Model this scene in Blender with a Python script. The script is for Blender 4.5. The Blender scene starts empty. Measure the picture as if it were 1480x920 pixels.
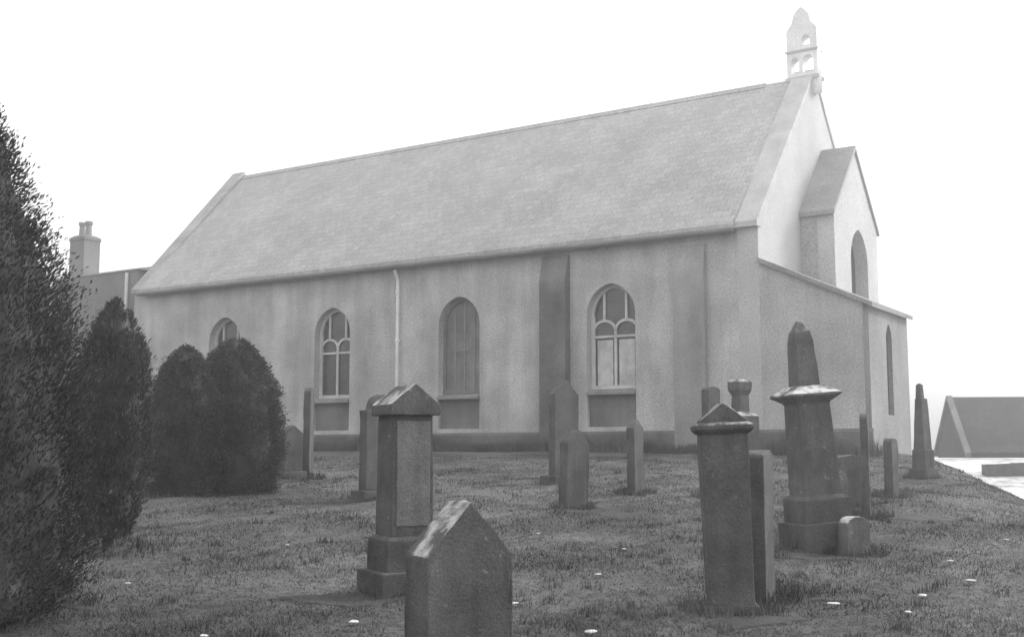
import bpy, bmesh, math, random
import numpy as np
from mathutils import Vector, Matrix
R = math.radians
random.seed(7); rng = np.random.default_rng(7)
SC = bpy.context.scene
COL = SC.collection

# ------------------------------------------------------------------ camera, sky, sun, exposure
cam = bpy.data.cameras.new('camera'); cam.sensor_width = 36; cam.lens = 41.84
cam.clip_start = 0.1; cam.clip_end = 3000
co = bpy.data.objects.new('camera', cam); COL.objects.link(co)
co.location = (0, 0, 1.7); co.rotation_euler = (R(90 + 6.47), 0, 0)
SC.camera = co

SUN_EL, SUN_AZ = 34, 64          # azimuth clockwise from +Y
w = bpy.data.worlds.new('World'); SC.world = w; w.use_nodes = True
nt = w.node_tree; nt.nodes.clear()
out = nt.nodes.new('ShaderNodeOutputWorld'); bg = nt.nodes.new('ShaderNodeBackground')
sky = nt.nodes.new('ShaderNodeTexSky'); sky.sky_type = 'NISHITA'; sky.sun_disc = False
sky.sun_elevation = R(SUN_EL); sky.sun_rotation = R(SUN_AZ)
sky.air_density = 1.0; sky.dust_density = 4.0; sky.ozone_density = 1.0
bw = nt.nodes.new('ShaderNodeRGBToBW')
add = nt.nodes.new('ShaderNodeMath'); add.operation = 'MULTIPLY_ADD'
add.inputs[1].default_value = 0.55; add.inputs[2].default_value = 6.2     # thin even overcast over the clear sky
nt.links.new(sky.outputs[0], bw.inputs[0]); nt.links.new(bw.outputs[0], add.inputs[0])
nt.links.new(add.outputs[0], bg.inputs[0]); bg.inputs[1].default_value = 0.1
nt.links.new(bg.outputs[0], out.inputs[0])

sl = bpy.data.lights.new('sun', 'SUN'); sl.energy = 1.5; sl.angle = R(12); sl.color = (1, 1, 1)
so = bpy.data.objects.new('sun', sl); COL.objects.link(so)
sdir = Vector((math.sin(R(SUN_AZ)) * math.cos(R(SUN_EL)), math.cos(R(SUN_AZ)) * math.cos(R(SUN_EL)), math.sin(R(SUN_EL))))
so.rotation_euler = sdir.to_track_quat('Z', 'Y').to_euler()
vs = SC.view_settings
vs.view_transform = 'Standard'; vs.look = 'None'; vs.gamma = 1; vs.use_curve_mapping = False; vs.exposure = 1.0

# ------------------------------------------------------------------ materials (a black and white place: greys only)
def mat(name, base, rough=0.9, blotch=(1.2, .25), speck=(40, .25), bump=.4, bscale=30, spots=None, stain=None, spec=.2,
        brick=None, pale_tops=None):
    m = bpy.data.materials.new(name); m.use_nodes = True
    t = m.node_tree; N = t.nodes; L = t.links
    p = N['Principled BSDF']; p.inputs['Roughness'].default_value = rough
    p.inputs['Specular IOR Level'].default_value = spec
    tc = N.new('ShaderNodeTexCoord'); vec = tc.outputs['Object']
    def noise(scale, det=6, rg=.6, v=None):
        n = N.new('ShaderNodeTexNoise'); n.inputs['Scale'].default_value = scale
        n.inputs['Detail'].default_value = det; n.inputs['Roughness'].default_value = rg
        L.new(v or vec, n.inputs['Vector']); return n.outputs['Fac']
    def mr(f, a, b, c, d_):
        q = N.new('ShaderNodeMapRange'); q.inputs[1].default_value = a; q.inputs[2].default_value = b
        q.inputs[3].default_value = c; q.inputs[4].default_value = d_; L.new(f, q.inputs[0]); return q.outputs[0]
    def mul(a, b, op='MULTIPLY'):
        q = N.new('ShaderNodeMath'); q.operation = op
        for i, s in enumerate((a, b)):
            if isinstance(s, (int, float)): q.inputs[i].default_value = s
            else: L.new(s, q.inputs[i])
        return q.outputs[0]
    f = mul(mr(noise(blotch[0]), .3, .7, 1 - blotch[1], 1 + blotch[1]), base)
    f = mul(f, mr(noise(speck[0], 4, .7), .3, .7, 1 - speck[1], 1 + speck[1]))
    h = noise(bscale, 8, .7)
    if brick:
        # brick = (axis order, scale, width, height, mortar factor)
        sx = N.new('ShaderNodeSeparateXYZ'); L.new(vec, sx.inputs[0])
        cx = N.new('ShaderNodeCombineXYZ')
        for i, a in enumerate(brick[0]): L.new(sx.outputs[a], cx.inputs[i])
        b = N.new('ShaderNodeTexBrick'); b.inputs['Scale'].default_value = brick[1]
        b.inputs['Brick Width'].default_value = brick[2]; b.inputs['Row Height'].default_value = brick[3]
        b.inputs['Mortar Size'].default_value = .012; b.inputs['Mortar Smooth'].default_value = .4
        b.inputs['Color1'].default_value = (.89, .89, .89, 1); b.inputs['Color2'].default_value = (1.08, 1.08, 1.08, 1)
        b.inputs['Mortar'].default_value = (brick[4],) * 3 + (1,)
        nv = N.new('ShaderNodeTexNoise'); nv.inputs['Scale'].default_value = 3; L.new(vec, nv.inputs['Vector'])
        va = N.new('ShaderNodeVectorMath'); va.operation = 'MULTIPLY_ADD'; va.inputs[1].default_value = (.05,) * 3
        L.new(nv.outputs['Color'], va.inputs[0]); L.new(cx.outputs[0], va.inputs[2]); L.new(va.outputs[0], b.inputs['Vector'])
        f = mul(f, b.outputs['Color'])
        h = mul(h, mul(b.outputs['Fac'], -1.2), 'ADD')
    if spots:    # lichen: (scale, threshold, value)
        s = mr(noise(spots[0], 5, .65), spots[1], spots[1] + .06, 0, 1)
        mx = N.new('ShaderNodeMix'); L.new(s, mx.inputs[0]); L.new(f, mx.inputs[2]); mx.inputs[3].default_value = spots[2]
        f = mx.outputs[0]
    if stain:    # vertical run marks: (scale, strength)
        mp = N.new('ShaderNodeMapping'); mp.inputs['Scale'].default_value = (1, 1, .12); L.new(vec, mp.inputs[0])
        f = mul(f, mr(noise(stain[0], 5, .6, mp.outputs[0]), .42, .72, 1, 1 - stain[1]))
    if pale_tops:     # pale patches on slopes that face up: (noise threshold, value)
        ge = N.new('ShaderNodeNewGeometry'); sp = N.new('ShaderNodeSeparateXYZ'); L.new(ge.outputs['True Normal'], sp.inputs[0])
        up_ = mr(sp.outputs[2], .42, .6, 0, 1); s = mul(up_, mr(noise(6, 5, .6), pale_tops[0], pale_tops[0] + .16, 0, 1))
        mx = N.new('ShaderNodeMix'); L.new(s, mx.inputs[0]); L.new(f, mx.inputs[2]); mx.inputs[3].default_value = pale_tops[1]
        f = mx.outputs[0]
    c = N.new('ShaderNodeCombineColor')
    for i in range(3): L.new(f, c.inputs[i])
    L.new(c.outputs[0], p.inputs['Base Color'])
    if bump:
        bp = N.new('ShaderNodeBump'); bp.inputs['Strength'].default_value = bump; bp.inputs['Distance'].default_value = .03
        L.new(h, bp.inputs['Height']); L.new(bp.outputs[0], p.inputs['Normal'])
    return m

M = {}
M['wall'] = mat('harled_stone', .46, blotch=(.7, .26), speck=(19, .36), bump=1.0, bscale=14, stain=(1.6, .28))
M['gable'] = mat('gable_stone', .46, blotch=(.6, .12), speck=(18, .25), bump=.6, bscale=14)
M['dark_stone'] = mat('weathered_stone', .19, blotch=(.9, .3), speck=(25, .3), bump=.8, bscale=16, stain=(1.5, .3))
M['mid_stone'] = mat('stained_stone', .27, blotch=(.9, .25), speck=(25, .3), bump=.8, bscale=16, stain=(1.5, .3))
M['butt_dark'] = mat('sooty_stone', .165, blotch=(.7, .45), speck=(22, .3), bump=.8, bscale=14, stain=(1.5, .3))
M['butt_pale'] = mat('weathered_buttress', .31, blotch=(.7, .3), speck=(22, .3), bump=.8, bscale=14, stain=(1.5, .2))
M['plinth'] = mat('plinth_stone', .13, blotch=(1.1, .4), speck=(25, .3), bump=.8, bscale=16)
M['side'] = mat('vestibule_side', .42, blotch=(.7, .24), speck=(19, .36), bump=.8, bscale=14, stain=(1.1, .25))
M['coping_worn'] = mat('worn_coping', .36, blotch=(1, .3), speck=(20, .35), bump=.6)
M['pale_stone'] = mat('pale_from_glare', .74, blotch=(1.2, .2), speck=(25, .2), bump=.5, bscale=14)  # bellcote stone, with the bleaching of the glare put into its base colour
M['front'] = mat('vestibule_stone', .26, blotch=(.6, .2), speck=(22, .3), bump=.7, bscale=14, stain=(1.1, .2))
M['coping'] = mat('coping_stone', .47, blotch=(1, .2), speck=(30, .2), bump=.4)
M['slate'] = mat('slate', .375, rough=.75, blotch=(.5, .14), speck=(16, .3), bump=.5, bscale=10, brick=((0, 1, 2), 1, .30, .19, .8))
M['bay_slate'] = mat('bay_slate', .3, rough=.75, blotch=(.8, .2), speck=(16, .3), bump=.5, bscale=10)
M['slate_barn'] = mat('barn_slate', .034, rough=.8, blotch=(.5, .5), speck=(4, .5), bump=.4, bscale=6)
M['barn_wall'] = mat('barn_wall', .045, blotch=(.8, .3))
M['iron'] = mat('cast_iron', .16, rough=.6, bump=.1)
M['pale_pipe'] = mat('painted_pipe', .72, rough=.5, bump=.05, speck=(20, .1))
M['white_paint'] = mat('white_paint', .5, rough=.6, bump=.1, speck=(30, .15))
M['board'] = mat('window_board', .19, rough=.8, blotch=(2, .3), bump=.2, stain=(2, .3))
M['blind'] = mat('pale_board', .5, rough=.7, blotch=(2.5, .3), bump=.2, stain=(2, .25))
M['manse'] = mat('manse_stone', .19, blotch=(.8, .3), bump=.6, bscale=8)
M['grave'] = mat('gravestone', .115, blotch=(3, .35), speck=(60, .35), bump=.6, bscale=45, spots=(9, .64, .26), stain=(5, .35), pale_tops=(.43, .5))
M['grave_dark'] = mat('dark_gravestone', .10, blotch=(3, .35), speck=(60, .35), bump=.6, bscale=45, spots=(10, .68, .2), stain=(5, .3))
M['grave_mid'] = mat('pale_gravestone', .15, blotch=(3, .35), speck=(60, .35), bump=.6, bscale=45, spots=(8, .6, .3), stain=(5, .4), pale_tops=(.42, .6))
M['grave_panel'] = mat('front_panel', .18, blotch=(4, .3), speck=(60, .3), bump=.5, bscale=45, stain=(6, .35))
M['grass_ground'] = mat('turf', .086, blotch=(.6, .6), speck=(9, .5), bump=1.0, bscale=12)
M['soil'] = mat('soil', .07, blotch=(2, .3), speck=(30, .5), bump=1.0, bscale=20)
M['frost'] = mat('frosted_road', .56, blotch=(.5, .6), speck=(2.5, .5), bump=.4, bscale=4)
M['pale'] = mat('pale_rock', .55, speck=(30, .2))
M['yew'] = mat('yew_leaf', .07, rough=.85, blotch=(1.5, .3), speck=(8, .3), bump=0, spec=.15)
M['conifer'] = mat('conifer_leaf', .05, rough=.85, blotch=(1.2, .35), speck=(7, .35), bump=0, spec=.15)
M['bark'] = mat('bark', .06, bump=.8, bscale=25)
M['blade'] = mat('grass_blade', .092, rough=.8, blotch=(.6, .6), speck=(4, .4), bump=0, spec=.1)
def glass_mat():
    m = mat('window_glass', .05, rough=.12, bump=.08, bscale=2.5, spec=.6, speck=(3, .5)); return m
M['glass'] = glass_mat()

# ------------------------------------------------------------------ builders
def tag(o, label=None, cat=None, group=None, kind=None):
    if label: o['label'] = label
    if cat: o['category'] = cat
    if group: o['group'] = group
    if kind: o['kind'] = kind
    return o
def empty(name, loc, rz=0, label=None, cat=None, group=None):
    o = bpy.data.objects.new(name, None); COL.objects.link(o); o.location = loc; o.rotation_euler.z = rz
    o.empty_display_size = .2
    return tag(o, label, cat, group)
def link(name, me, m, parent=None):
    o = bpy.data.objects.new(name, me); COL.objects.link(o)
    if m is not None and not me.materials: me.materials.append(m)
    if parent: o.parent = parent
    return o

class MB:
    """collects shapes into one bmesh"""
    def __init__(s): s.bm = bmesh.new(); s.mi = 0
    def _faces(s, vs, fs):
        V = [s.bm.verts.new(v) for v in vs]
        for f in fs:
            try: s.bm.faces.new([V[i] for i in f]).material_index = s.mi
            except ValueError: pass
        return V
    def box(s, a, b, tf=None):
        (x0, y0, z0), (x1, y1, z1) = a, b
        vs = [(x0, y0, z0), (x1, y0, z0), (x1, y1, z0), (x0, y1, z0), (x0, y0, z1), (x1, y0, z1), (x1, y1, z1), (x0, y1, z1)]
        if tf: vs = [tf @ Vector(v) for v in vs]
        s._faces(vs, [(0, 3, 2, 1), (4, 5, 6, 7), (0, 1, 5, 4), (1, 2, 6, 5), (2, 3, 7, 6), (3, 0, 4, 7)]); return s
    def prism(s, poly, d0, d1, plane='xz'):
        """polygon in a plane, pushed along the third axis from d0 to d1"""
        def P(u, v, d_):
            return {'xz': (u, d_, v), 'yz': (d_, u, v), 'xy': (u, v, d_)}[plane]
        n = len(poly)
        vs = [P(u, v, d0) for u, v in poly] + [P(u, v, d1) for u, v in poly]
        fs = [tuple(range(n)), tuple(range(2 * n - 1, n - 1, -1))] + [(i, n + i, n + (i + 1) % n, (i + 1) % n) for i in range(n)]
        s._faces(vs, fs); return s
    def frustum(s, secs):
        """stack of rectangles (z, half x, half y[, cx, cy])"""
        vs = []; fs = []
        for q in secs:
            z, hx, hy = q[:3]; cx, cy = (q[3], q[4]) if len(q) > 3 else (0, 0)
            vs += [(cx - hx, cy - hy, z), (cx + hx, cy - hy, z), (cx + hx, cy + hy, z), (cx - hx, cy + hy, z)]
        k = len(secs)
        fs.append((3, 2, 1, 0)); fs.append(tuple(4 * (k - 1) + i for i in range(4)))
        for j in range(k - 1):
            for i in range(4):
                a, b = 4 * j + i, 4 * j + (i + 1) % 4; fs.append((a, b, b + 4, a + 4))
        s._faces(vs, fs); return s
    def tube(s, pts, r, n=10, r2=None):
        pts = [Vector(p) for p in pts]; rings = []
        for i, p in enumerate(pts):
            t = (pts[min(i + 1, len(pts) - 1)] - pts[max(i - 1, 0)]).normalized()
            u = t.orthogonal().normalized(); v = t.cross(u)
            rr = r if r2 is None else r + (r2 - r) * i / max(1, len(pts) - 1)
            rings.append([p + (u * math.cos(2 * math.pi * k / n) + v * math.sin(2 * math.pi * k / n)) * rr for k in range(n)])
        vs = [q for rg in rings for q in rg]
        fs = [tuple(range(n))[::-1], tuple(range(len(vs) - n, len(vs)))]
        for i in range(len(pts) - 1):
            for k in range(n): fs.append((i * n + k, i * n + (k + 1) % n, (i + 1) * n + (k + 1) % n, (i + 1) * n + k))
        s._faces(vs, fs); return s
    def lathe(s, prof, n=16, c=(0, 0, 0)):
        vs = [(c[0] + r * math.cos(2 * math.pi * k / n), c[1] + r * math.sin(2 * math.pi * k / n), c[2] + z) for r, z in prof for k in range(n)]
        fs = [tuple(range(n))[::-1], tuple(range(len(vs) - n, len(vs)))]
        for i in range(len(prof) - 1):
            for k in range(n): fs.append((i * n + k, i * n + (k + 1) % n, (i + 1) * n + (k + 1) % n, (i + 1) * n + k))
        s._faces(vs, fs); return s
    def build(s, name, m, parent=None, bevel=0, wear=0, sub=0, loc=None):
        bmesh.ops.remove_doubles(s.bm, verts=s.bm.verts, dist=1e-5)
        bmesh.ops.recalc_face_normals(s.bm, faces=s.bm.faces)
        if bevel: bmesh.ops.bevel(s.bm, geom=list(s.bm.edges), offset=bevel, segments=2, profile=.6, affect='EDGES', clamp_overlap=True)
        if sub:
            for _ in range(sub):
                bmesh.ops.subdivide_edges(s.bm, edges=[e for e in s.bm.edges if e.calc_length() > .06], cuts=1, use_grid_fill=True)
        if wear:
            from mathutils import noise as mn
            off = Vector((random.uniform(0, 90),) * 3)
            s.bm.normal_update()
            dis = [(v, v.normal * wear * (mn.noise(v.co * 7 + off) + .5 * mn.noise(v.co * 19 + off))) for v in s.bm.verts]
            for v, q in dis: v.co += q
        me = bpy.data.meshes.new(name); s.bm.to_mesh(me); s.bm.free()
        for q in (m if isinstance(m, (list, tuple)) else [m]): me.materials.append(q)
        o = link(name, me, None, parent)
        if loc: o.location = loc
        return o

def cut_shape(loops, depth):
    """flat outline with holes, given thickness: real openings (vertices as (u, v, +-depth/2))"""
    cu = bpy.data.curves.new('outline', 'CURVE'); cu.dimensions = '2D'; cu.fill_mode = 'BOTH'; cu.extrude = depth / 2
    for lp in loops:
        sp = cu.splines.new('POLY'); sp.points.add(len(lp) - 1)
        for p, (u, v) in zip(sp.points, lp): p.co = (u, v, 0, 1)
        sp.use_cyclic_u = True
    o = bpy.data.objects.new('outline', cu); COL.objects.link(o)
    dg = bpy.context.evaluated_depsgraph_get()
    me = bpy.data.meshes.new_from_object(o.evaluated_get(dg))
    bpy.data.objects.remove(o); bpy.data.curves.remove(cu)
    return me
def cut_panel(name, loops, depth, m, parent, axes, origin):
    """axes: 3 unit vectors for u, v, depth"""
    me = cut_shape(loops, depth)
    T = Matrix.Identity(4)
    for i, a in enumerate(axes): T.col[i] = Vector(a).to_4d(); T[3][i] = 0
    T.col[3] = Vector(origin).to_4d()
    me.transform(T)
    if T.to_3x3().determinant() < 0: me.flip_normals()
    me.materials.clear()
    return link(name, me, m, parent)
def arch(cx, z0, hw, zs, zt, n=10, pointed=True):
    """outline of an arched opening: springing at zs, crown at zt"""
    pts = [(cx - hw, z0), (cx + hw, z0)]
    H = zt - zs
    for i in range(n + 1):                           # right side up to the crown, then down the left
        t = i / n
        if pointed: rr = (H * H + hw * hw) / (2 * hw); a0 = math.asin(min(1, H / rr)); a = a0 * t; pts.append((cx + hw - rr + rr * math.cos(a), zs + rr * math.sin(a)))
        else: a = math.pi / 2 * t; pts.append((cx + hw * math.cos(a), zs + H * math.sin(a)))
    r = [(2 * cx - x, z) for x, z in pts[2:-1]][::-1]
    return pts + r
def ribbon(pts, wd):
    """polyline with a width, as a closed outline"""
    L_, R_ = [], []
    P = [Vector(p) for p in pts]
    for i, p in enumerate(P):
        t = (P[min(i + 1, len(P) - 1)] - P[max(i - 1, 0)]).normalized(); nn = Vector((-t.y, t.x))
        L_.append(tuple(p + nn * wd / 2)); R_.append(tuple(p - nn * wd / 2))
    return L_ + R_[::-1]

# ------------------------------------------------------------------ the ground
def ss(a, b, t):
    t = min(1, max(0, (t - a) / (b - a))); return t * t * (3 - 2 * t)
def edge_q(x, y): return ((x - 8.6) * 12 - (y - 20) * 2.7) / 12.3
def g(x, y):
    z = .055 * max(y, -12) if y < 28 else .055 * 28 + .26 * (1 - math.exp(-(y - 28) * .055 / .26))
    q = edge_q(x, y); r = ss(-.9, 2.4, q)
    z -= 1.3 * r
    z += r * (1.0 * ss(40, 50, y) - 2.2 * ss(55, 62, y))
    k = 1 if y < 30 else max(0, 1 - (y - 30) / 10)
    z += k * (.022 * math.sin(x * 1.7 + .6) * math.sin(y * 1.3) + .014 * math.sin(x * 4.1 + y * 2.3) + .01 * math.sin(x * 7.3 - y * 5.1))
    return z
def axis(lo, a, b, hi, fine, grow=1.25):
    v = list(np.arange(a, b + 1e-6, fine)); st = fine
    while v[-1] < hi: st *= grow; v.append(v[-1] + st)
    st = fine
    while v[0] > lo: st *= grow; v.insert(0, v[0] - st)
    return v
XS = axis(-700, -14, 26, 700, .25); YS = axis(-60, 2, 66, 900, .25)
def sheet(name, m, inside=None, lift=0):
    idx = {}; vs = []; fs = []
    def V(i, j):
        if (i, j) not in idx: idx[i, j] = len(vs); vs.append((XS[i], YS[j], g(XS[i], YS[j]) + lift))
        return idx[i, j]
    for j in range(len(YS) - 1):
        for i in range(len(XS) - 1):
            if inside and not inside((XS[i] + XS[i + 1]) / 2, (YS[j] + YS[j + 1]) / 2): continue
            fs.append((V(i, j), V(i + 1, j), V(i + 1, j + 1), V(i, j + 1)))
    me = bpy.data.meshes.new(name); me.from_pydata(vs, [], fs); me.update()
    for p in me.polygons: p.use_smooth = True
    return link(name, me, m)
tag(sheet('ground', M['grass_ground']), kind='structure')
def on_road(x, y):
    q = edge_q(x, y) + .35 * math.sin(y * .9) + .2 * math.sin(y * 2.3)
    return q > 1.7 and 16 < y < 57 and x < 60
tag(sheet('road', M['frost'], on_road, .012), kind='structure')

def soil(cx, cy, rx, ry, rz):
    n = 36; vs = [(cx, cy)]
    ph = [random.uniform(0, 6.28) for _ in range(3)]
    rings = (.35, .7, 1)
    for f in rings:
        for k in range(n):
            a = 2 * math.pi * k / n
            w_ = f * (1 + .12 * math.sin(2 * a + ph[0]) + .1 * math.sin(5 * a + ph[1]) + .07 * math.sin(9 * a + ph[2]) + random.uniform(-.07, .07))
            u, v = rx * w_ * math.cos(a), ry * w_ * math.sin(a)
            vs.append((cx + u * math.cos(rz) - v * math.sin(rz), cy + u * math.sin(rz) + v * math.cos(rz)))
    pts = [(x, y, g(x, y) + (.014 if i <= 2 * n else -.05)) for i, (x, y) in enumerate(vs)]
    fs = [(0, 1 + k, 1 + (k + 1) % n) for k in range(n)]
    for r_ in range(2):
        for k in range(n):
            a, b = 1 + r_ * n + k, 1 + r_ * n + (k + 1) % n; fs.append((a, a + n, b + n, b))
    me = bpy.data.meshes.new('bare_soil'); me.from_pydata(pts, [], fs); me.update()
    tag(link('bare_soil', me, M['soil']), kind='structure')
for q in ((-1.35, 9.75, .62, .42, .1), (1.35, 16.5, .95, .75, .1), (2.65, 9.75, .34, .32, 0), (5.35, 15.7, .75, .5, 0), (1.75, 8.75, .5, .3, .2),
          (3.3, 12.2, .8, .5, .1), (-3.9, 22.0, .7, .5, 0), (7.7, 21.8, .8, .9, 0)): soil(*q)

# ------------------------------------------------------------------ the church
# local frame: x along the nave towards the front gable, y across the nave (away), z up
CH = empty('church', (6.709, 32.0, 1.72), R(-33.2), 'long stone church with steep slate roof, arched windows and a bellcote on its gable', 'church')
EV, RG, LEN, WID = 6.26, 11.58, 25.6, 10.0
X, Y, Z = (1, 0, 0), (0, 1, 0), (0, 0, 1)
WIN = [-20.56, -15.35, -10.03, -4.58]; HW = .80; Z0, ZS, ZT, ZSILL = .75, 4.03, 4.93, 1.85
holes = [arch(c, Z0, HW, ZS, ZT) for c in WIN]
cut_panel('side_wall', [[(-LEN + .6, -.5), (-.6, -.5), (-.6, EV), (-LEN + .6, EV)]] + holes, .6, M['wall'], CH, (X, Z, Y), (0, .3, 0))
MB().box((-LEN + .6, WID - .6, -.5), (-.6, WID, EV)).build('side_wall', M['wall'], CH)
gp = [(0, -.5), (WID, -.5), (WID, EV + .02), (WID / 2, RG + .22), (0, EV + .02)]
MB().prism(gp, -.6, 0, 'yz').build('gable_wall', M['gable'], CH)
MB().prism(gp, -LEN, -LEN + .6, 'yz').build('gable_wall', M['wall'], CH)
# plinth, stepped course proud of the wall
pl = MB(); pl.prism([(-.09, -.5), (-.001, -.5), (-.001, .62), (-.03, .62), (-.09, .54)], -LEN - .05, -.003, 'yz'); pl.build('plinth', M['plinth'], CH)
# roof: two thick slopes with courses of slate
k = (RG - EV) / (WID / 2)
ov = .28
rf = MB()
for sgn in (0, 1):
    f = (lambda y: y) if sgn == 0 else (lambda y: WID - y)
    rf.prism([(f(-ov), EV - ov * k + .13), (f(WID / 2), RG + .0), (f(WID / 2), RG + .14), (f(-ov), EV - ov * k + .29)], -LEN + .603, -.603, 'yz')
roof = rf.build('roof', M['slate'], CH)
rt = MB()
xx = -LEN + .65
while xx < -1.9:
    rt.prism([(WID / 2 - .17, RG + .0), (WID / 2, RG + .19), (WID / 2 + .17, RG + .0), (WID / 2 + .13, RG - .02), (WID / 2 - .13, RG - .02)], xx, xx + .44, 'yz'); xx += .45
rt.build('ridge_tiles', M['slate'], roof)
# copings along the gables, skewputts at their feet
def coping(x0, x1, m):
    c = MB(); a = math.atan(k)
    for sgn in (0, 1):
        f = (lambda y: y) if sgn == 0 else (lambda y: WID - y)
        lo = [(f(-.16), EV - .12), (f(.12), EV - .12), (f(WID / 2), RG + .225), (f(WID / 2), RG + .36), (f(-.16), EV + .04)]
        c.prism(lo, x0, x1, 'yz')
    c.build('coping', m, CH)
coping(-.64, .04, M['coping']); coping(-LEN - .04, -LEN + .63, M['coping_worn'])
# gutter with brackets, downpipe
gt = MB(); gt.tube([(-LEN + .62, -ov - .05, EV - ov * k + .10), (-.62, -ov - .05, EV - ov * k + .10)], .075, 8)
gt.build('gutter', M['iron'], CH)
MB().box((-LEN + .62, -.10, EV - .22), (-.62, -.002, EV - .02)).build('eaves_course', M['mid_stone'], CH)
dp = MB(); dp.tube([(-12.4, -ov - .05, EV - .32), (-12.4, -.14, EV - .62), (-12.4, -.14, .2), (-12.4, -.3, .05)], .055, 10)
for z in (5.2, 3.6, 2.0, .8): dp.lathe([(.075, 0), (.075, .09)], 10, (-12.4, -.14, z))
dp.build('downpipe', M['pale_pipe'], CH)
# pilaster buttresses
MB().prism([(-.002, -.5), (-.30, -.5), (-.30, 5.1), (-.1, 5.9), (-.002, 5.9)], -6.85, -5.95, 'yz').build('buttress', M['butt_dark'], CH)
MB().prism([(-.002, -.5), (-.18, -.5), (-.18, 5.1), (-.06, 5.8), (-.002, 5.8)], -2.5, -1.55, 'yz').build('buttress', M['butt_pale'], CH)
# windows
def tracery(cx, kind):
    me = []
    zt = ZSILL + 1.55; h = HW - .07
    out_ = []
    out_.append(ribbon([(cx - h, ZSILL), (cx + h, ZSILL)], .11))
    out_.append(ribbon([(cx, ZSILL), (cx, zt + .18)], .085))
    for s in (-1, 1):
        c = cx + s * h / 2
        out_.append(ribbon([(c + (h / 2) * math.cos(a), zt + .16 + (h / 2) * .85 * math.sin(a)) for a in np.linspace(0, math.pi, 12)], .08))
        zz = zt + .16 + h / 2 * .85
        top = ZS + math.sqrt(max(0, 1 - (.5) ** 1.6)) * (ZT - ZS)
        out_.append(ribbon([(c, zz), (c, top)], .08))
        out_.append(ribbon([(cx + s * h, ZSILL), (cx + s * h, ZS)], .09))
    out_.append(ribbon([(cx - h, zt), (cx + h, zt)], .07))
    return out_
def window(cx, kind):
    win = cut_panel('window', [arch(cx, ZSILL + .004, HW - .003, ZS, ZT - .003), arch(cx, ZSILL + .11, HW - .09, ZS, ZT - .11)], .09,
                    M['white_paint'] if kind != 'boarded' else M['board'], CH, (X, Z, Y), (0, .31, 0))
    cut_panel('pane', [arch(cx, ZSILL + .05, HW - .05, ZS, ZT - .06)], .02, M['board'] if kind == 'boarded' else M['glass'], win, (X, Z, Y), (0, .36, 0))
    if kind != 'boarded':
        t = MB()
        for lp in tracery(cx, kind): t.prism(lp, .285, .338, 'xz')
        t.build('tracery', M['white_paint'], win)
    else:
        t = MB()
        t.prism(ribbon([(cx - .35, 3.25), (cx + .1, 3.25), (cx + .1, 3.7), (cx - .35, 3.7), (cx - .35, 3.25)], .05), .32, .345, 'xz')
        for q in (-.37, 0, .37): t.box((cx + q - .025, .325, ZSILL + .05), (cx + q + .025, .346, ZT - .5 if q else ZT - .15))
        t.build('tracery', M['mid_stone'], win)
    if kind == 'blind':
        b = MB()
        for q in (-.36, .36): b.box((cx + q - .26, .325, ZSILL + .12), (cx + q + .26, .345, ZSILL + 1.45))
        b.build('blind', M['blind'], win)
    s = MB().prism([(-.10, ZSILL - .17), (.28, ZSILL - .17), (.28, ZSILL), (-.02, ZSILL - .05), (-.10, ZSILL - .09)], cx - HW + .004, cx + HW - .004, 'yz')
    s.build('sill', M['mid_stone'], win)
    MB().box((cx - HW + .004, .13, Z0 + .003), (cx + HW - .004, .4, ZSILL - .172)).build('apron', M['dark_stone'], win)
    return win
for cx, kd in zip(WIN, ('plain', 'plain', 'boarded', 'blind')): window(cx, kd)

# bellcote on the front gable: two openings below, one above, seen through from the side
bx0, bx1, bz = -.78, .2, RG - .1
def rot_open(c, z0, hw, zs, zt): return arch(c, z0, hw, zs, zt, 6, False)
bl = [[(bx0, bz - .3), (bx1, bz - .3), (bx1, bz + 1.75), (bx1 - .17, bz + 1.95), (bx1 - .25, bz + 2.25), (bx1 - .5, bz + 2.5), (bx0 + .25, bz + 2.25), (bx0 + .17, bz + 1.95), (bx0, bz + 1.75)],
      rot_open(-.52, bz + .35, .13, bz + .72, bz + .86), rot_open(-.10, bz + .35, .17, bz + .72, bz + .9), rot_open(-.16, bz + 1.22, .13, bz + 1.42, bz + 1.55)]
bell = cut_panel('bellcote', bl, .42, M['pale_stone'], CH, (X, Z, Y), (0, 5, 0))  # bellcote stone, lightened in its base colour for the glare
for q0, q1, q2 in ((1.02, 1.09, .04), (.1, .22, .06)):
    for ya, yb in ((4.79 - q2, 4.787), (5.213, 5.21 + q2)):
        MB().box((bx0 - q2, ya, bz + q0), (bx1 + q2, yb, bz + q1)).build('moulding', M['coping'], bell, bevel=.01)

# shallow gabled front bay with an arched window
by0, by1, bd, be, br = 3.4, 7.7, 1.02, 7.05, 9.3
bm_ = (by0 + by1) / 2
bay = cut_panel('front_bay', [[(by0, -.5), (by1, -.5), (by1, be), (bm_, br), (by0, be)], arch(5.75, 4.55, .85, 5.8, 6.85)], .5, M['gable'], CH, (Y, Z, X), (bd - .25, 0, 0))
s = MB(); s.box((.003, by0, -.5), (bd - .503, by0 + .4, be)).box((.003, by1 - .4, -.5), (bd - .503, by1, be)); s.build('bay_wall', M['wall'], bay)
s = MB(); kk = (br - be) / (bm_ - by0)
for sg in (0, 1):
    f = (lambda y: y) if sg == 0 else (lambda y: by0 + by1 - y)
    s.prism([(f(by0 - .12), be - .12 * kk + .02), (f(bm_), br + .02), (f(bm_), br + .16), (f(by0 - .12), be - .12 * kk + .16)], .004, bd + .06, 'yz')
s.build('bay_roof', M['bay_slate'], bay)
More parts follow.
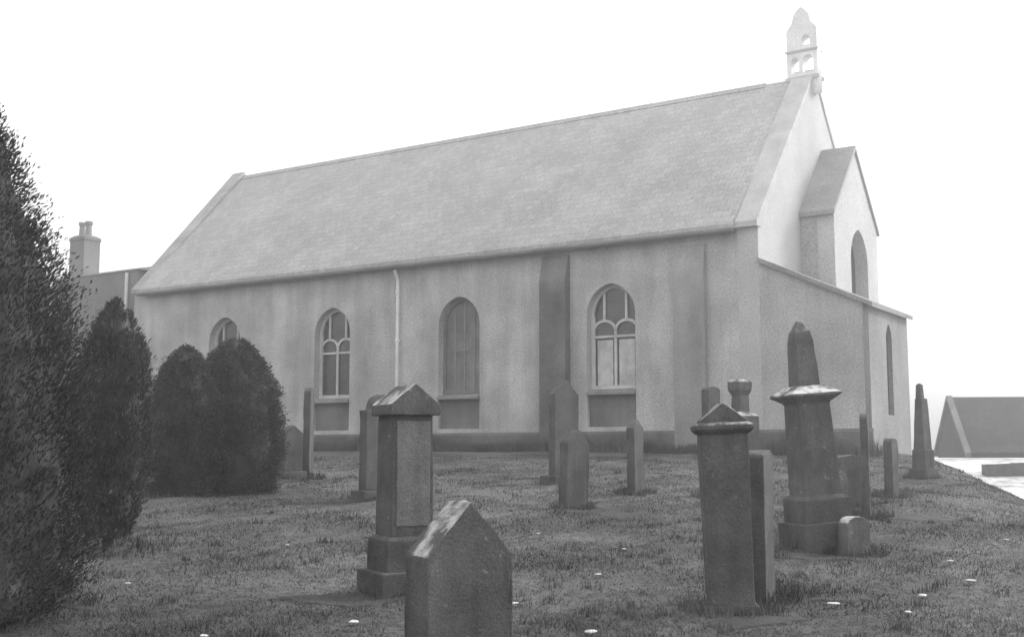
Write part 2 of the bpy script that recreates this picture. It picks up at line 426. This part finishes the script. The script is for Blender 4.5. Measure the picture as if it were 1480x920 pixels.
cut_panel('bay_window', [arch(5.75, 4.5, .86, 5.8, 6.87)], .03, M['glass'], bay, (Y, Z, X), (bd - .42, 0, 0))
s = MB(); s.prism(ribbon([(5.75, 4.55), (5.75, 6.8)], .09), bd - .40, bd - .34, 'yz'); s.build('mullion', M['white_paint'], bay)

# lean-to vestibule across the near half of the gable
vx, vy, vt, vl = 2.93, 3.66, 5.14, 3.78
ves = MB().prism([(.003, -.5), (vx - .15, -.5), (vx - .15, vt - (vt - vl) * (vx - .15) / vx), (.003, vt)], .0, .5, 'xz').build('vestibule', M['side'], CH)
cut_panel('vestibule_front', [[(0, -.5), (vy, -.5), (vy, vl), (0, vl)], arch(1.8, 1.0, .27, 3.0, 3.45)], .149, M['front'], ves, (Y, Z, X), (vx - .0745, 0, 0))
MB().box((.003, vy - .5, -.5), (vx - .153, vy, vl)).build('vestibule_wall', M['wall'], ves)
MB().prism([(-.0 + .004, vt + .005), (vx + .14, vl - .06), (vx + .14, vl + .06), (.004, vt + .13)], -.14, vy + .12, 'xz').build('vestibule_roof', M['mid_stone'], ves)
cut_panel('lancet_window', [arch(1.8, .98, .275, 3.0, 3.46)], .03, M['glass'], ves, (Y, Z, X), (vx - .13, 0, 0))
MB().prism([(-.09, -.5), (-.001, -.5), (-.001, .62), (-.03, .62), (-.09, .54)], .004, vx + .05, 'yz').build('plinth', M['plinth'], ves)

# ------------------------------------------------------------------ the house behind and the barn
HS = empty('house', (-17.6, 50.6, 1.75), R(-33.2), 'tall dark stone house behind the far end of the church, with a chimney stack', 'house')
hw_ = MB().box((-3.4, 0, -.5), (2.35, 6, 7.6)); hw_.build('wall', M['manse'], HS)
hr = MB().prism([(-.06, 7.66), (3, 8.3), (6.06, 7.66), (6.06, 7.605), (-.06, 7.605)], -3.4, 2.5, 'yz'); hrf = hr.build('roof', M['slate'], HS)
ck = MB().frustum([(7.2, .5, .42, -2.45, .9), (9.35, .5, .42, -2.45, .9), (9.4, .53, .45, -2.45, .9), (9.52, .53, .45, -2.45, .9), (9.64, .36, .3, -2.45, .9)]); chim = ck.build('chimney', M['manse'], hrf)
for q in (-2.68, -2.22): MB().lathe([(.15, 0), (.13, .5), (.17, .55), (.17, .68)], 12, (q, .9, 9.6)).build('chimney_pot', M['mid_stone'], chim)
MB().tube([(1.75, -.12, 7.5), (1.75, -.12, 0)], .07, 8).build('downpipe', M['pale_pipe'], HS)
wd = MB()
for x in (-2.3, .1):
    for z in (1.0, 4.4): MB().box((x - .45, -.02, z), (x + .45, .05, z + 1.7)).build('window', M['glass'], HS)

BN = empty('barn', (22.75, 60.0, -.7), R(-7), 'long low dark slate roofed barn beyond the pale road, right of the church', 'barn')
bw_, bl_, bev, brg = 6.4, 26, 2.55, 5.25
MB().box((.05, .05, -1), (bl_, bw_ - .05, bev)).build('wall', M['barn_wall'], BN)
MB().prism([(.06, bev), (bw_ - .06, bev), (bw_ / 2, brg - .05)], .05, .5, 'yz').build('gable', M['barn_wall'], BN)
s = MB(); kk = (brg - bev) / (bw_ / 2)
for sg in (0, 1):
    f = (lambda y: y) if sg == 0 else (lambda y: bw_ - y)
    s.prism([(f(-.25), bev - .25 * kk), (f(bw_ / 2), brg), (f(bw_ / 2), brg + .12), (f(-.25), bev - .25 * kk + .12)], .18, bl_ + .2, 'yz')
brf = s.build('roof', M['slate_barn'], BN)
s = MB()
for sg in (0, 1):
    f = (lambda y: y) if sg == 0 else (lambda y: bw_ - y)
    s.prism([(f(-.3), bev - .3 * kk - .05), (f(bw_ / 2), brg - .02), (f(bw_ / 2), brg + .2), (f(-.3), bev - .3 * kk + .16)], -.12, .177, 'yz')
s.build('verge', M['dark_stone'], brf)

# low wall beside the road
wl = MB()
n = 40; x0, y0, x1, y1 = 17.4, 44.0, 40.0, 47.0
for i in range(n):
    a, b_ = i / n, (i + 1) / n
    xa, ya, xb, yb = x0 + (x1 - x0) * a, y0 + (y1 - y0) * a, x0 + (x1 - x0) * b_, y0 + (y1 - y0) * b_
    za, zb = g(xa, ya), g(xb, yb); h = .5 + random.uniform(-.04, .04)
    wl._faces([(xa, ya, za - .3), (xb, yb, zb - .3), (xb, yb + .45, zb - .3), (xa, ya + .45, za - .3),
               (xa, ya, za + h), (xb, yb, zb + h), (xb, yb + .45, zb + h), (xa, ya + .45, za + h)],
              [(0, 3, 2, 1), (4, 5, 6, 7), (0, 1, 5, 4), (1, 2, 6, 5), (2, 3, 7, 6), (3, 0, 4, 7)])
tag(wl.build('low_wall', M['grave_dark']), 'low dark dry stone wall across the pale road in front of the barn', 'wall')

# ------------------------------------------------------------------ gravestones
def gabled(w_, h, sh):         # outline with a pointed head
    return [(-w_ / 2, 0), (w_ / 2, 0), (w_ / 2, h - sh), (0, h), (-w_ / 2, h - sh)]
def rounded(w_, h, sh, n=10):
    return [(-w_ / 2, 0), (w_ / 2, 0)] + [(w_ / 2 * math.cos(a), h - sh + sh * math.sin(a)) for a in np.linspace(0, math.pi, n)]
def shouldered(w_, h, sh):
    return [(-w_ / 2, 0), (w_ / 2, 0), (w_ / 2, h - sh), (w_ * .36, h - sh)] + [(w_ * .33 * math.cos(a), h - sh + sh * math.sin(a)) for a in np.linspace(.15, math.pi - .15, 9)] + [(-w_ * .36, h - sh), (-w_ / 2, h - sh)]
def slab(name, x, y, rz, outline, t, label, m='grave', lean=(0, 0), base=None, wear=.012, group='gravestones in the churchyard', sink=.25):
    o = empty(name, (x, y, g(x, y)), R(rz), label, 'gravestone', group)
    o.rotation_euler.x, o.rotation_euler.y = R(lean[0]), R(lean[1])
    pts = [(u, v if v > 0 else -sink) for u, v in outline]
    z = 0
    if base:
        z = base[2]; MB().box((-base[0] / 2, -base[1] / 2, -.25), (base[0] / 2, base[1] / 2, z)).build('base', M[m], o, bevel=.02, sub=2, wear=wear)
        pts = [(u, v) for u, v in outline]
    MB().prism([(u, v + z) for u, v in pts], -t / 2, t / 2).build('headstone', M[m], o, bevel=.014, sub=3, wear=wear)
    return o

# nearest stone, gable-topped and thick
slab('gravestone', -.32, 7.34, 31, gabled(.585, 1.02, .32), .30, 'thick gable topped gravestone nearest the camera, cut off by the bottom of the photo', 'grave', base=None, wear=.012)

def pillar(x, y, rz, secs, label, m='grave', panel=None, cap=None, names=('base', 'shaft')):
    o = empty('gravestone_pillar', (x, y, g(x, y)), R(rz), label, 'monument', 'gravestones in the churchyard')
    for nm, q in secs: MB().frustum(q).build(nm, M[m if nm in ('shaft', 'cornice') else 'grave_dark'], o, bevel=.012, sub=3, wear=.007)
    if cap:    # gabled cap with its ridge running back to front
        w_, dp_, z0, z1, z2 = cap
        MB().prism([(-w_, z0), (w_, z0), (w_, z1), (0, z2), (-w_, z1)], -dp_, dp_).build('cap', M[m], o, bevel=.012, sub=3, wear=.007)
    if panel:
        w_, z0, z1, yy = panel
        MB().box((-w_, yy - .012, z0), (w_, yy + .03, z1)).build('panel', M['grave_panel'], o, bevel=.006)
    return o
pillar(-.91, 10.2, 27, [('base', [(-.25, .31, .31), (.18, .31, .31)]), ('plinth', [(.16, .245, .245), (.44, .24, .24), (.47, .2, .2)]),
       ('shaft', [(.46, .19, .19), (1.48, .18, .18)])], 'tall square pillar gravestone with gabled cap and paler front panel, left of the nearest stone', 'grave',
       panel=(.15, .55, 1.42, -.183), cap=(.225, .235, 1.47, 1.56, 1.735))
slab('gravestone', -2.02, 18.3, 40, shouldered(.62, 1.45, .25), .2, 'dark upright gravestone standing close behind the tall capped pillar', 'grave_dark', base=(.8, .38, .14))
slab('gravestone', -3.86, 22.7, 92, rounded(.6, 1.6, .12), .13, 'tall thin slab seen edge on just right of the round yews', 'grave_dark', base=(.5, .3, .12))
slab('gravestone', -4.1, 22.2, 40, gabled(.4, .85, .15), .2, 'short dark stone tucked against the right side of the round yews', 'grave_dark', base=(.5, .36, .14))
slab('gravestone', .86, 17.0, 38, gabled(.42, 1.12, .2), .17, 'gable topped gravestone on bare soil below the dark buttress', 'grave_dark', (0, 3), base=None)
slab('gravestone', .92, 21.2, 38, gabled(.56, 1.68, .26), .17, 'taller pointed gravestone right behind the one on bare soil, against the dark buttress', 'grave_dark', base=(.8, .4, .14))
slab('gravestone', 1.98, 19.2, 62, gabled(.4, 1.18, .14), .14, 'slim pointed gravestone below the window with pale boards', 'grave_dark', (0, -1))
# right-hand group
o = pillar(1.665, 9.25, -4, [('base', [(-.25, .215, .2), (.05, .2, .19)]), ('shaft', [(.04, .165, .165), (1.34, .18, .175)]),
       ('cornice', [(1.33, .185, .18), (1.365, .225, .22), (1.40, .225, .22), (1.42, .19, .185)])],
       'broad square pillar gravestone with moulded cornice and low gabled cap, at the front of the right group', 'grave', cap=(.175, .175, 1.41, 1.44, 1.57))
o.rotation_euler.y = R(-1.8)
slab('gravestone', 2.03, 9.85, 66, rounded(.36, 1.19, .06), .15, 'narrow dark slab seen edge on just right of the broad corniced pillar', 'grave_dark')
slab('gravestone', 3.10, 18.6, 35, rounded(.26, 1.72, .06), .16, 'thin upright slab whose top shows over the broad corniced pillar', 'grave_dark')
o = empty('gravestone_pillar', (3.37, 17.6, g(3.37, 17.6)), R(30), 'slender stone post with a flared head behind the broad corniced pillar', 'monument', 'gravestones in the churchyard')
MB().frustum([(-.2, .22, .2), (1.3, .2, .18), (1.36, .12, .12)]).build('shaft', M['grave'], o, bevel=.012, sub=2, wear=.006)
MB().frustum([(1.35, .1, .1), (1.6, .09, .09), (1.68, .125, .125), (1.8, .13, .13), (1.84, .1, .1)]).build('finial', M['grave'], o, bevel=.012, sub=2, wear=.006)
o = empty('obelisk_monument', (3.26, 12.75, g(3.26, 12.75)), R(12), 'large leaning monument with a squat pointed obelisk on a wide corniced pedestal', 'monument', 'gravestones in the churchyard')
o.rotation_euler.y = R(-4.5)
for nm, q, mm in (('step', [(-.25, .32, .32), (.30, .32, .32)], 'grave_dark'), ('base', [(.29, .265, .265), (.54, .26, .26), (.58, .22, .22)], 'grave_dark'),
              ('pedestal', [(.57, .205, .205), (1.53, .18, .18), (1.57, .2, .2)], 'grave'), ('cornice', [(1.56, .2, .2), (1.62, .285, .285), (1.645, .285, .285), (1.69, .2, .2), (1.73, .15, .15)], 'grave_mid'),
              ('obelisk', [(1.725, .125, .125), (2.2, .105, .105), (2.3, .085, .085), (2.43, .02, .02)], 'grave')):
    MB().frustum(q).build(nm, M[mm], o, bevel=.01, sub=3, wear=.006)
slab('gravestone', 4.66, 15.8, 72, rounded(.36, 1.36, .1), .10, 'tall thin slab seen edge on right of the obelisk monument', 'grave_dark')
slab('gravestone', 5.88, 18.6, 55, rounded(.3, .92, .08), .14, 'short round headed slab before the lancet of the vestibule', 'grave_dark')
o = empty('obelisk_monument', (7.72, 22.5, g(7.72, 22.5)), R(35), 'slim tapering obelisk against the sky between church and barn', 'monument', 'gravestones in the churchyard')
MB().frustum([(-.2, .2, .2), (.2, .19, .19)]).build('base', M['grave_dark'], o, bevel=.015, sub=2, wear=.007)
MB().frustum([(.19, .15, .15), (.55, .14, .14)]).build('pedestal', M['grave_dark'], o, bevel=.015, sub=2, wear=.007)
MB().frustum([(.54, .12, .12), (1.5, .08, .08), (1.51, .05, .06, -.03, 0), (1.76, .04, .05, -.035, 0), (1.79, .015, .015, -.035, 0)]).build('obelisk', M['grave_dark'], o, bevel=.008, sub=2, wear=.006)
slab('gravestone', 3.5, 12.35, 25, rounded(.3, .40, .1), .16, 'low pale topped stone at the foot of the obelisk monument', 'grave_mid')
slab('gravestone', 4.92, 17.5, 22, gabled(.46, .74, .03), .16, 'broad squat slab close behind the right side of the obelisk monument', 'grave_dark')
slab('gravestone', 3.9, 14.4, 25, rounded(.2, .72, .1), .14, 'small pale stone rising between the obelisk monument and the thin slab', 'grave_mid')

# pale stones lying in the grass
ST = [(-1.66, 7.12), (-1.26, 6.55), (-1.68, 6.5), (-1.12, 8.6), (.02, 9.4), (-.62, 8.9), (1.0, 7.9), (1.7, 6.9), (2.46, 9.3), (2.9, 8.9), (4.2, 11.6), (-3.3, 10.4), (.9, 6.3), (3.6, 15.1), (3.35, 9.9), (-.3, 11.6), (-1.0, 6.9), (-2.1, 8.3), (-2.7, 7.4), (.55, 8.5), (.75, 10.6), (1.15, 12.4), (2.2, 7.4), (3.9, 10.3), (5.4, 13.2), (-2.4, 12.9), (.3, 13.8), (4.9, 18.9)]
base_st = None
for i, (x, y) in enumerate(ST):
    if base_st is None:
        bm = bmesh.new(); bmesh.ops.create_icosphere(bm, subdivisions=2, radius=.045)
        for v in bm.verts: v.co.x *= 1.5; v.co.z *= .3; v.co *= random.uniform(.85, 1.15)
        me = bpy.data.meshes.new('pale_stone'); bm.to_mesh(me); bm.free(); base_st = link('pale_stone', me, M['pale']); o = base_st
    else: o = base_st.copy(); COL.objects.link(o)
    o.location = (x, y, g(x, y) + .03); o.rotation_euler.z = random.uniform(0, 6); sc_ = random.uniform(.4, .85); o.scale = (sc_,) * 3
    tag(o, 'small pale stone lying in the churchyard grass', 'stone', 'pale stones in the grass')

# ------------------------------------------------------------------ trees
def leaf_mesh(name, C, D, ln, wd, m, parent, extra=None):
    """many small pointed sprays: centres C, directions D"""
    n = len(C); up = rng.normal(size=(n, 3)); S = np.cross(D, up); S /= np.linalg.norm(S, axis=1)[:, None] + 1e-9
    L_ = (ln * rng.uniform(.6, 1.4, n))[:, None]; W_ = (wd * rng.uniform(.6, 1.4, n))[:, None]
    V = np.stack([C - D * L_ * .5, C + S * W_ * .5, C + D * L_ * .5, C - S * W_ * .5], 1).reshape(-1, 3)
    F = np.arange(4 * n).reshape(n, 4)
    vs = V.tolist(); fs = F.tolist()
    if extra:
        k0 = len(vs); vs += extra[0]; fs += [[i + k0 for i in f] for f in extra[1]]
    me = bpy.data.meshes.new(name); me.from_pydata(vs, [], fs); me.update()
    return link(name, me, m, parent)
def crown(parent, prof, H, n, ln, wd, m, lump=.13, core=.70, upb=.6, seed=0):
    """prof(t) radius at height share t; lumps break the outline"""
    from mathutils import noise as mn
    r = np.random.default_rng(seed); o3 = r.uniform(0, 50, 3)
    def nz_(a, t, f, k=0):
        q = prof(t) * 1.0
        return mn.noise(Vector((q * math.cos(a) * f + o3[0] + k, q * math.sin(a) * f + o3[1], t * H * f * .75 + o3[2])))
    def lumpf(a, t): return np.array([1 + lump * (1.5 * nz_(x, y, 1.6) + 1.0 * nz_(x, y, 4.5, 9)) for x, y in zip(np.atleast_1d(a), np.atleast_1d(t))])
    t = r.uniform(0.0, 1, n * 2); pr = np.array([prof(q) for q in t]); keep = r.uniform(0, pr.max(), n * 2) < pr + .05
    t = t[keep][:n]; a = r.uniform(0, 6.283, len(t))
    gap = np.array([nz_(x, y, 7.0, 23) for x, y in zip(a, t)]) + r.normal(0, .12, len(t)); ok = gap > -.22; t, a = t[ok], a[ok]
    pr = np.array([prof(q) for q in t])
    out_ = 1 + .16 * (r.uniform(0, 1, len(t)) ** 6)                     # a few sprays stand out from the mass
    rad = pr * lumpf(a, t) * (r.uniform(.0, 1, len(t)) ** .22) * r.normal(1.0, .04, len(t)) * out_
    C = np.stack([rad * np.cos(a), rad * np.sin(a), t * H + r.normal(0, .02, len(t))], 1)
    D = np.stack([np.cos(a), np.sin(a), np.full(len(t), upb)], 1) + r.normal(0, .45, (len(t), 3)); D /= np.linalg.norm(D, axis=1)[:, None]
    vs, fs = [], []; na, nz = 28, 26
    for j in range(nz + 1):
        q = j / nz * .97
        for i in range(na):
            aa = 6.283 * i / na; rr = core * prof(q) * float(lumpf(aa, q)[0]); vs.append([rr * math.cos(aa), rr * math.sin(aa), q * H])
    for j in range(nz):
        for i in range(na): fs.append([j * na + i, j * na + (i + 1) % na, (j + 1) * na + (i + 1) % na, (j + 1) * na + i])
    return leaf_mesh('crown', C, D, ln, wd, m, parent, (vs, fs))
def tree(name, x, y, H, z0, prof, n, ln, wd, m, label, tr=.1, seed=0, group=None, **kw):
    o = empty(name, (x, y, g(x, y)), 0, label, 'tree', group)
    c = crown(o, prof, H - z0, n, ln, wd, m, seed=seed, **kw); c.location.z = z0
    t = MB(); t.tube([(0, 0, -.2), (.02, .01, H * .3), (-.01, .02, H * .6), (0, 0, H * .9)], tr, 9, tr * .2); t.build('trunk', M['bark'], o)
    return o
def dome(rm, p=2.2, base=.75): return lambda t: rm * max(0, (1 - abs((t - .3) / .7 if t > .3 else (t - .3) / .3 * (1 - base) ** .5) ** p)) ** .62
tree('yew_tree', -5.18, 18.9, 2.36, .02, dome(.62), 46000, .06, .018, M['yew'], 'left of the two round clipped yews before the church, the smaller one', .1, 3, 'round yews before the church')
tree('yew_tree', -4.5, 19.5, 2.52, .02, dome(.76), 56000, .06, .018, M['yew'], 'right of the two round clipped yews before the church, the bigger one', .1, 5, 'round yews before the church')
tree('yew_tree', -4.22, 12.6, 2.65, .16, lambda t: .40 * (1 - max(0, (t - .45) / .55) ** 2.2) ** .6 * (.55 + .45 * min(1, t / .3)), 36000, .05, .014, M['yew'],
     'narrow columnar yew on a bare stem between the large conifer and the round yews', .06, 8, upb=1.6)
tree('conifer_tree', -4.5, 8.9, 4.9, .0, lambda t: (1.22 + .14 * max(0, .4 - t)) * (min(1, (1 - t) / .6)) ** .85 * (.9 + .1 * min(1, t / .1)), 190000, .045, .012, M['conifer'],
     'big feathery dark conifer filling the left edge of the photo', .14, 11, upb=1.2, lump=.11, core=.84)

# ------------------------------------------------------------------ grass
def grass():
    n = 300000
    y = 4.5 + (rng.uniform(0, 1, n) ** 1.7) * 26
    x = rng.uniform(-.5, .5, n) * y * .98
    k = np.array([edge_q(a, b) < 2.5 for a, b in zip(x, y)]); x, y = x[k], y[k]; n = len(x)
    z = np.array([g(a, b) for a, b in zip(x, y)])
    h = rng.uniform(.008, .034, n) * (1 + .5 * np.sin(x * 2.1) * np.sin(y * 1.7)); a = rng.uniform(0, 6.283, n)
    wv = .0025 + y * .00035
    dx, dy = np.cos(a) * wv, np.sin(a) * wv; lx, ly = rng.normal(0, .025, n), rng.normal(0, .025, n)
    V = np.stack([np.stack([x - dx, y - dy, z - .01], 1), np.stack([x + dx, y + dy, z - .01], 1), np.stack([x + lx, y + ly, z + h], 1)], 1).reshape(-1, 3)
    me = bpy.data.meshes.new('grass'); me.from_pydata(V.tolist(), [], np.arange(3 * n).reshape(n, 3).tolist()); me.update()
    tag(link('grass', me, M['blade']), 'short rough grass growing over the churchyard', 'grass', kind='stuff')
grass()
def long_grass():
    P = []
    ca, sa = math.cos(R(-33.2)), math.sin(R(-33.2))
    def church(u, v): return 6.709 + u * ca - v * sa, 32 + u * sa + v * ca
    for _ in range(17000):                                   # along the foot of the church wall
        u = random.uniform(-26, 3.2); v = -.12 - abs(random.gauss(0, .3)); x, y = church(u, v)
        P.append((x, y, random.uniform(.12, .6) * (.5 + .8 * abs(math.sin(u * 1.3) * math.sin(u * .47 + 1))), .014))
    for o in [q for q in bpy.data.objects if q.parent is None and q.get('category') in ('gravestone', 'monument', 'tree')]:
        big = .34 if o['category'] == 'monument' else .3
        if o['category'] == 'tree': big = .6
        for _ in range(420):
            a = random.uniform(0, 6.283); rr = big * random.uniform(.55, 1.15)
            P.append((o.location.x + rr * math.cos(a), o.location.y + rr * math.sin(a), random.uniform(.03, .13), .005 + o.location.y * .0004))
    for _ in range(420):                                    # scattered tufts
        cy = 5 + random.random() ** 1.5 * 24; cx = random.uniform(-.48, .48) * cy
        if edge_q(cx, cy) > 1.5: continue
        for _ in range(22):
            P.append((cx + random.gauss(0, .05), cy + random.gauss(0, .05), random.uniform(.03, .09), .0035 + cy * .0004))
    V = []
    for x, y, h, wv in P:
        z = g(x, y); a = random.uniform(0, 6.283); dx, dy = math.cos(a) * wv, math.sin(a) * wv
        lx, ly = random.gauss(0, .3) * h, random.gauss(0, .3) * h
        V += [(x - dx, y - dy, z - .02), (x + dx, y + dy, z - .02), (x + lx, y + ly, z + h)]
    me = bpy.data.meshes.new('long_grass'); me.from_pydata(V, [], [(i, i + 1, i + 2) for i in range(0, len(V), 3)]); me.update()
    tag(link('long_grass', me, M['blade']), 'longer uncut grass round the stones and along the foot of the church wall', 'grass', kind='stuff')
long_grass()

# ------------------------------------------------------------------ haze volume added over the churchyard for a soft pale veil
def haze_added():
    bm = bmesh.new(); bmesh.ops.create_cube(bm, size=1)
    for v in bm.verts: v.co = Vector((v.co.x * 1900, (v.co.y + .48) * 2300 - 100, -9.0 if v.co.z < 0 else 24.0))
    me = bpy.data.meshes.new('haze_added'); bm.to_mesh(me); bm.free()
    m = bpy.data.materials.new('haze_added'); m.use_nodes = True; t = m.node_tree; t.nodes.clear()
    o_ = t.nodes.new('ShaderNodeOutputMaterial'); v = t.nodes.new('ShaderNodeVolumePrincipled')
    v.inputs['Color'].default_value = (.97, .97, .97, 1); v.inputs['Density'].default_value = .005; v.inputs['Anisotropy'].default_value = .7
    t.links.new(v.outputs[0], o_.inputs['Volume'])
    tag(link('haze_added', me, m), 'thin pale haze added over the churchyard to soften the view', 'haze_added', kind='stuff')
haze_added()
